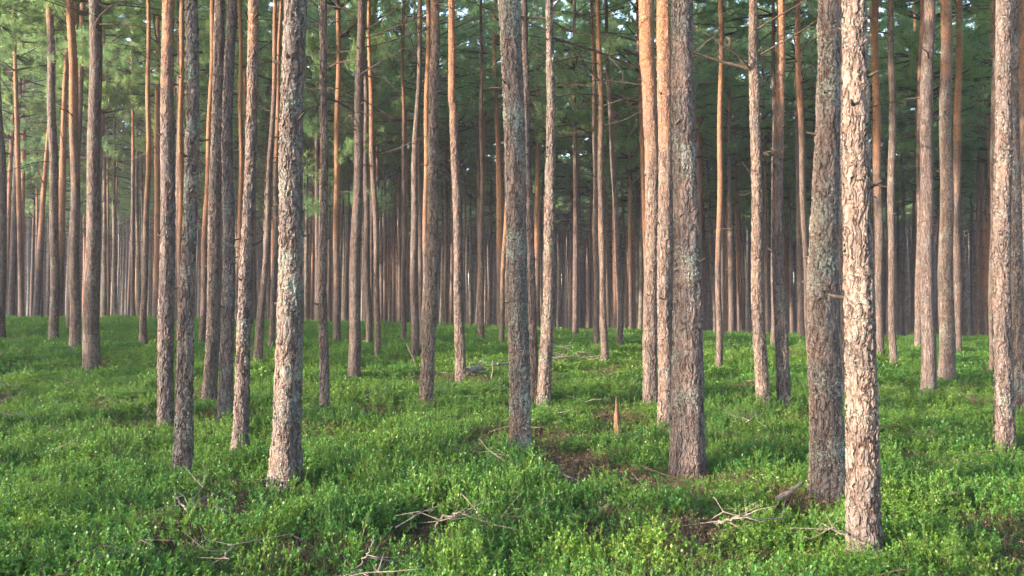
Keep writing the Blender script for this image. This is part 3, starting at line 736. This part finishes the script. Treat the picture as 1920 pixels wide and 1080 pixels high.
YEL = [(1420,670,4,3.0),(1150,690,2.5,2.5),(1450,1050,1.4,.45),(1250,1060,1.2,.3),(780,880,.6,.4),(480,700,2,2),(860,690,2,1.5),(1440,820,1,.8),(1560,970,.8,.4),(330,680,3,1.5),(980,1060,.7,.2)]  # sunlit strips and highlights painted into the leaf tint as yellow-green patches
SUN_YELW = [(*on_ground(a, b, .1)[:2], rx, ry) for a, b, rx, ry in YEL]
def tintf(x, y):
    v = -.06+.30*fbm(x*.6, y*.6, 11)+1.0*(fbm(x*1.9, y*1.9, 15)-.38)
    for bx, by, rx, ry in SUN_YELW:
        d = np.sqrt(((x-bx)/rx)**2+((y-by)/ry)**2); v = v+.30*(1-smooth(.2, 1.5, d))
    return np.clip(v+.06*smooth(8, 25, y), 0, 1)
def field(y0, y1, dens, r, wmul=.66, extra=1.5):
    area = (wmul*(y1*y1-y0*y0)+2*extra*(y1-y0)); n = int(area*dens)
    y = np.sqrt(r.uniform(max(y0, 0)**2, y1**2, n)) if y0 >= 0 else r.uniform(y0, y1, n)
    x = r.uniform(-1, 1, n)*(wmul*np.abs(y)+extra); return x, y
r = np.random.default_rng(77)
P = []; I = []; R = []; S = []; T = []
def put(x, y, idx, sc, tint, r):
    n = len(x); z = ground(x, y)
    P.append(np.stack([x, y, z-.01], 1)); I.append(idx); R.append(np.stack([r.normal(0, .12, n), r.normal(0, .12, n), r.uniform(0, 6.28, n)], 1))
    S.append(sc); T.append(tint)
for y0, y1, dens, far in ((2.5, 9, 42, 0), (9, 16, 34, 0), (16, 28, 17, 1), (28, 44, 12, 1), (44, 90, 2.0, 1)):
    x, y = field(y0, y1, dens, r)
    keep = r.random(len(x)) > bareness(x, y)*.82
    gap = fbm(x*1.3+5, y*1.3, 51); keep &= ~((gap < .40) & (r.random(len(x)) < .8))
    x = x[keep]; y = y[keep]; n = len(x)
    hh = (.30+1.25*fbm(x*1.7, y*1.7, 23)+.25*(vnoise(x*.5, y*.5, 29)-.5))*r.uniform(.8, 1.15, n)*(1-.45*bareness(x, y))
    w = r.uniform(.85, 1.2, n)
    idx = r.integers(0, 4, n) if not far else 4+r.integers(0, 3, n)
    put(x, y, idx, np.stack([w, w, hh*1.15], 1), np.clip(tintf(x, y)+r.normal(0, .14, n), 0, 1), r)
scatter('bilberry_carpet', np.concatenate(P), np.concatenate(I), np.concatenate(R), np.concatenate(S), np.concatenate(T), BUSH_N+BUSH_F,
        'bright green knee-low bilberry shrubs carpeting the whole forest floor', 'ground cover')
print('bushes', sum(map(len, P)))
P = []; I = []; R = []; S = []; T = []
x, y = field(3, 30, 34, r)
k = r.random(len(x)) < np.clip(bareness(x, y)*1.1+.7*(fbm(x*1.3+5, y*1.3, 51) < .43)+.20, 0, 1)
x = x[k]; y = y[k]; n = len(x); w = r.uniform(.7, 1.2, n)
put(x, y, r.integers(0, 2, n), np.stack([w, w, w*r.uniform(.5, 1.0, n)], 1), r.random(n), r)
scatter('dead_heather', np.concatenate(P), np.concatenate(I), np.concatenate(R), np.concatenate(S), np.concatenate(T), BROWN,
        'wiry brown dead heather and moss filling gaps in the green carpet', 'ground cover')

# ------------------------------------------------------------------ twig litter (stuff)
def twig(seed):
    r = np.random.default_rng(seed); mb = MB()
    dead_branch_mb(mb, (0, 0, .03), 0, .55, .12, r, rad=.006, twigs=5, bend=r.uniform(-.15, .1)); return mb.mesh('twig', [M_PALE if seed % 2 else M_TWIG])
TW = [twig(500+i) for i in range(6)]
x, y = field(3.5, 26, 2.2, r); k = r.random(len(x)) < .35+.65*bareness(x, y); x = x[k]; y = y[k]; n = len(x)
z = ground(x, y)+r.uniform(.02, .2, n); w = r.uniform(.5, 1.3, n)
scatter('twig_litter', np.stack([x, y, z], 1), r.integers(0, 6, n), np.stack([r.normal(0, .2, n), r.normal(0, .2, n), r.uniform(0, 6.28, n)], 1), np.stack([w, w, w], 1), r.random(n), TW,
        'thin dead twigs strewn through the bilberry', 'twigs')

# ------------------------------------------------------------------ fallen branches, stump, logs, stones
def fallen(label, pix, rad, matl=None, twigs=6, name='fallen_branch', cat='branch', seed=1, group=None, tl=.35):
    """pix = [(px, py, height above ground)]: a branch lying through these ground points"""
    r = np.random.default_rng(seed)
    W = []
    for px, py, h in pix:
        p = on_ground(px, py, h*.9); W.append(p)
    W = np.array(W); c = W[0].copy(); t = np.linspace(0, 1, len(W)); tt = np.linspace(0, 1, 6*len(W))
    path = np.stack([np.interp(tt, t, W[:, i]) for i in range(3)], 1)-c
    k = 5; path = np.stack([np.convolve(np.pad(path[:, i], (2, 2), 'edge'), np.ones(k)/k, 'valid') for i in range(3)], 1)
    ln = np.linalg.norm(path[-1]-path[0]); path += r.normal(0, (.0015 if twigs == 0 else .005)+.004*ln, path.shape)
    if name == 'fallen_branch': rad *= .92
    mb = MB(); mb.tube(path, np.linspace(rad, rad*.35, len(path)), 7)
    for q in range(twigs):
        i = r.integers(2, len(path)-1); d = unit(path[i]-path[i-1]+r.normal(0, .8, 3)*np.array([1, 1, .5])+np.array([0, 0, .25])); l = tl*r.uniform(.5, 1.3)
        d[2] = abs(d[2])*.35; a = path[i]; m_ = a+d*l*.5+r.normal(0, .14*l, 3); e = m_+unit(d+r.normal(0, .5, 3))*l*.5
        mb.tube(np.array([a, m_, e]), [rad*.5, rad*.35, rad*.15], 4)
        if r.random() < .6: mb.tube(np.array([m_, m_+unit(d+r.normal(0, .8, 3))*l*.4]), [rad*.3, rad*.12], 3)
    o = link(name, mb.mesh(name, [matl or M_PALE]), loc=c)
    return tag(o, label, cat, group)
G = 'dead branches lying on the forest floor'
fallen('forked grey dead branch fanning between broken stump and thickest grey pine', [(1160,842,.1),(1195,833,.15),(1235,826,.2),(1262,818,.25)], .012, twigs=14, seed=3, group=G, tl=.4)
fallen('curly bleached dead branch in front of the lichen-spotted thick pine', [(1340,985,.12),(1365,972,.25),(1395,968,.3),(1420,985,.2)], .013, twigs=9, seed=4, group=G)
fallen('pale stick lying across the brown opening below the broken stump', [(1185,940,.12),(1220,944,.16),(1262,950,.12)], .012, twigs=4, seed=5, group=G)
fallen('short thin pale stick just left of the long pale stick on the brown opening', [(1122,955,.12),(1145,946,.18),(1170,945,.14)], .009, twigs=2, seed=6, group=G)
fallen('broken reddish pale stick in front of the central stout pine', [(970,868,.16),(990,880,.18),(1012,893,.12)], .015, twigs=2, seed=7, group=G)
fallen('short pale stick standing askew right of the broken reddish stick', [(1028,880,.3),(1040,897,.2),(1048,910,.08)], .010, twigs=1, seed=8, group=G)
fallen('arching heap of thin grey brushwood in the front centre of the carpet', [(812,1000,.1),(830,968,.25),(870,960,.32),(930,968,.25),(980,990,.12)], .010, twigs=16, seed=9, group=G, tl=.4)
fallen('grey brush pile lying far back near the crest, right of central pines', [(1020,676,.25),(1060,668,.4),(1105,672,.3)], .02, twigs=22, seed=10, group=G, tl=.9)
fallen('thin arching twig spanning above the broken stump', [(1092,756,.15),(1112,748,.3),(1130,749,.3),(1143,757,.12)], .006, twigs=3, seed=11, group=G)
fallen('long thin twig in the front left of the carpet', [(395,1060,.15),(420,1045,.25),(438,1018,.3)], .008, twigs=4, seed=12, group=G)
fallen('thin twig at the bottom left corner of the clearing', [(240,1030,.3),(256,1047,.25),(272,1062,.12)], .009, twigs=3, seed=13, group=G)
fallen('slender bent twig in front, left of the arching brushwood heap', [(668,1072,.1),(690,1040,.25),(700,1005,.35)], .008, twigs=4, seed=14, group=G)
fallen('weathered pole lying on the crest left of the central pines', [(925,684,.35),(942,682,.38),(962,681,.35)], .035, M_GREYWOOD, 1, 'fallen_log', 'log', 15)
fallen('grey log beside stones behind the orange-topped middle pine', [(874,697,.25),(890,691,.3),(908,690,.3)], .09, M_GREYWOOD, 2, 'fallen_log', 'log', 16)
fallen('short cut log end poking from bilberry left of the lichen-spotted thick pine', [(1456,938,.12),(1480,922,.20),(1506,903,.26)], .028, simple('cut_log_bark', (.14,.10,.085), (.26,.19,.16), 25), 0, 'fallen_log', 'log', 17)
fallen('dead twigs sprawling left of the stub-branched sunlit pine foot', [(1385,800,.1),(1410,785,.3),(1418,770,.5)], .011, twigs=7, seed=18, group=G)
fallen('tangle of dead sticks on the left side behind the grey-footed pine', [(320,925,.1),(350,955,.2),(378,950,.15)], .010, twigs=8, seed=19, group=G)
fallen('bare twigs curling at the foot of the nearest right pine', [(1540,1000,.12),(1560,985,.3),(1582,1005,.3)], .008, twigs=7, seed=20, group=G)
fallen('dry twigs in the carpet left of the orange-topped middle pine', [(655,778,.15),(680,772,.2),(700,780,.12)], .012, twigs=4, seed=21, group=G)
fallen('thin grey twig crossing the carpet below the pale leaning pine', [(845,850,.2),(880,838,.25),(930,846,.2)], .007, twigs=4, seed=22, group=G)

def stick(label, a, b, rad, seed, depth=None, matl=None, name='dead_stick'):
    r = np.random.default_rng(seed); p = on_ground(*a, .0 if False else .05); q = at_depth(b[0], b[1], p[1]-.1)
    p[2] = float(ground(p[0], p[1]))-.02
    s = np.linspace(0, 1, 9); path = np.outer(s, q-p)+np.cumsum(r.normal(0, .012, (9, 3)), 0)
    mb = MB(); mb.tube(path, np.linspace(rad, rad*.5, 9), 6)
    mb.tube(np.array([path[6], path[6]+(q-p)*.15+np.array([.06, 0, 0])]), [rad*.6, rad*.2], 4)
    tag(link(name, mb.mesh(name, [matl or M_PALE]), loc=p), label, 'stick')
stick('bleached dead stick leaning against a slim grey pine foot', (783,690), (766,644), .022, 31)
stick('thin grey stake standing upright right of the weathered log', (917,715), (921,672), .015, 32, matl=M_GREYWOOD)
stick('tiny charred snag poking up right of the thick sunlit pine foot', (489,955), (487,936), .012, 33, matl=M_CHAR)

# the broken stump with its split spike
b = on_ground(1157, 828, .05); st = link('broken_stump', None, loc=(b[0], b[1], float(ground(b[0], b[1]))))
tag(st, 'broken stump with one tall jagged orange-brown splinter, right of centre', 'stump')
r = np.random.default_rng(3)
def spike(cx, cy, w, dpt, h, lean, seed, m, name):
    r = np.random.default_rng(seed); mb = MB(); n = 14; s = np.linspace(0, 1, n)
    path = np.stack([cx+lean*s, cy+0*s, -.05+(h+.05)*s], 1); path[:, 0] += r.normal(0, .004, n)
    prof = np.clip(1-s**1.9, .05, 1)*(1+.10*r.normal(size=n))
    mb.tube(path, w*prof, 14, lobes=lambda th, i, p: 1+(dpt/w-1)*np.abs(np.sin(th))*.6+.12*np.sin(th*5+i*.7)+.08*np.sin(th*9-i))
    link(name, mb.mesh(name, [m]), st)
spike(.012, 0, .072, .040, .60, -.02, 1, M_SPLIT, 'splinter')
spike(-.045, .02, .07, .06, .18, -.01, 2, M_CHAR, 'stump_base')
spike(.065, .03, .05, .05, .22, .01, 5, M_CHAR, 'root')

def stone(label, px, py, sx, sy, sz, seed, m):
    r = np.random.default_rng(seed); p = on_ground(px, py, .02); mb = MB(); nu, nv = 20, 12
    ph = r.uniform(0, 6, 6)
    U, V = np.meshgrid(np.linspace(0, 2*np.pi, nu, endpoint=False), np.linspace(.02, np.pi-.02, nv))
    R_ = 1+.13*np.sin(2*U+ph[0])+.10*np.sin(3*U+ph[1]+V)+.10*np.sin(3*V+ph[2])+.05*np.sin(7*U+5*V)
    v = np.stack([sx*R_*np.sin(V)*np.cos(U), sy*R_*np.sin(V)*np.sin(U), sz*R_*np.cos(V)], -1).reshape(-1, 3)
    i = np.arange(nv-1)[:, None]*nu; j = np.arange(nu)[None, :]; k = (j+1) % nu
    mb.add(v, np.stack([i+j+0*k, i+nu+j, i+nu+k, i+k], -1).reshape(-1, 4))
    p[2] = float(ground(p[0], p[1]))+sz*.45
    tag(link('stone', mb.mesh('stone', [m]), loc=p), label, 'stone')
stone('small pinkish stone in the brown opening at front left', 408, 968, .085, .07, .055, 1, M_STONE)
stone('mossy grey boulder beside the log behind the orange-topped middle pine', 897, 697, .26, .2, .17, 2, simple('mossy_stone', (.16,.17,.09), (.34,.33,.30), 10))

# ------------------------------------------------------------------ evening haze between the trunks
hm = MB(); x0, x1, y0, y1, z0, z1 = -420, 420, -420, 420, -12, 44
hv = [(x, y, z) for z in (z0, z1) for y in (y0, y1) for x in (x0, x1)]
hm.add(hv, [(0, 2, 3, 1), (4, 5, 7, 6), (0, 1, 5, 4), (2, 6, 7, 3), (0, 4, 6, 2), (1, 3, 7, 5)])
mh, nth = mat('haze'); nh = N(nth)
pv = nh('VolumePrincipled'); pv.inputs['Color'].default_value = (.84, .82, 1, 1); pv.inputs['Density'].default_value = .0007; pv.inputs['Anisotropy'].default_value = 0.0
oh = nh('OutputMaterial', i_Volume=pv.outputs[0])
scene.cycles.volume_bounces = 0
tag(link('haze', hm.mesh('haze', [mh], False)), 'faint cool evening haze between the far trunks', 'haze', kind='stuff')
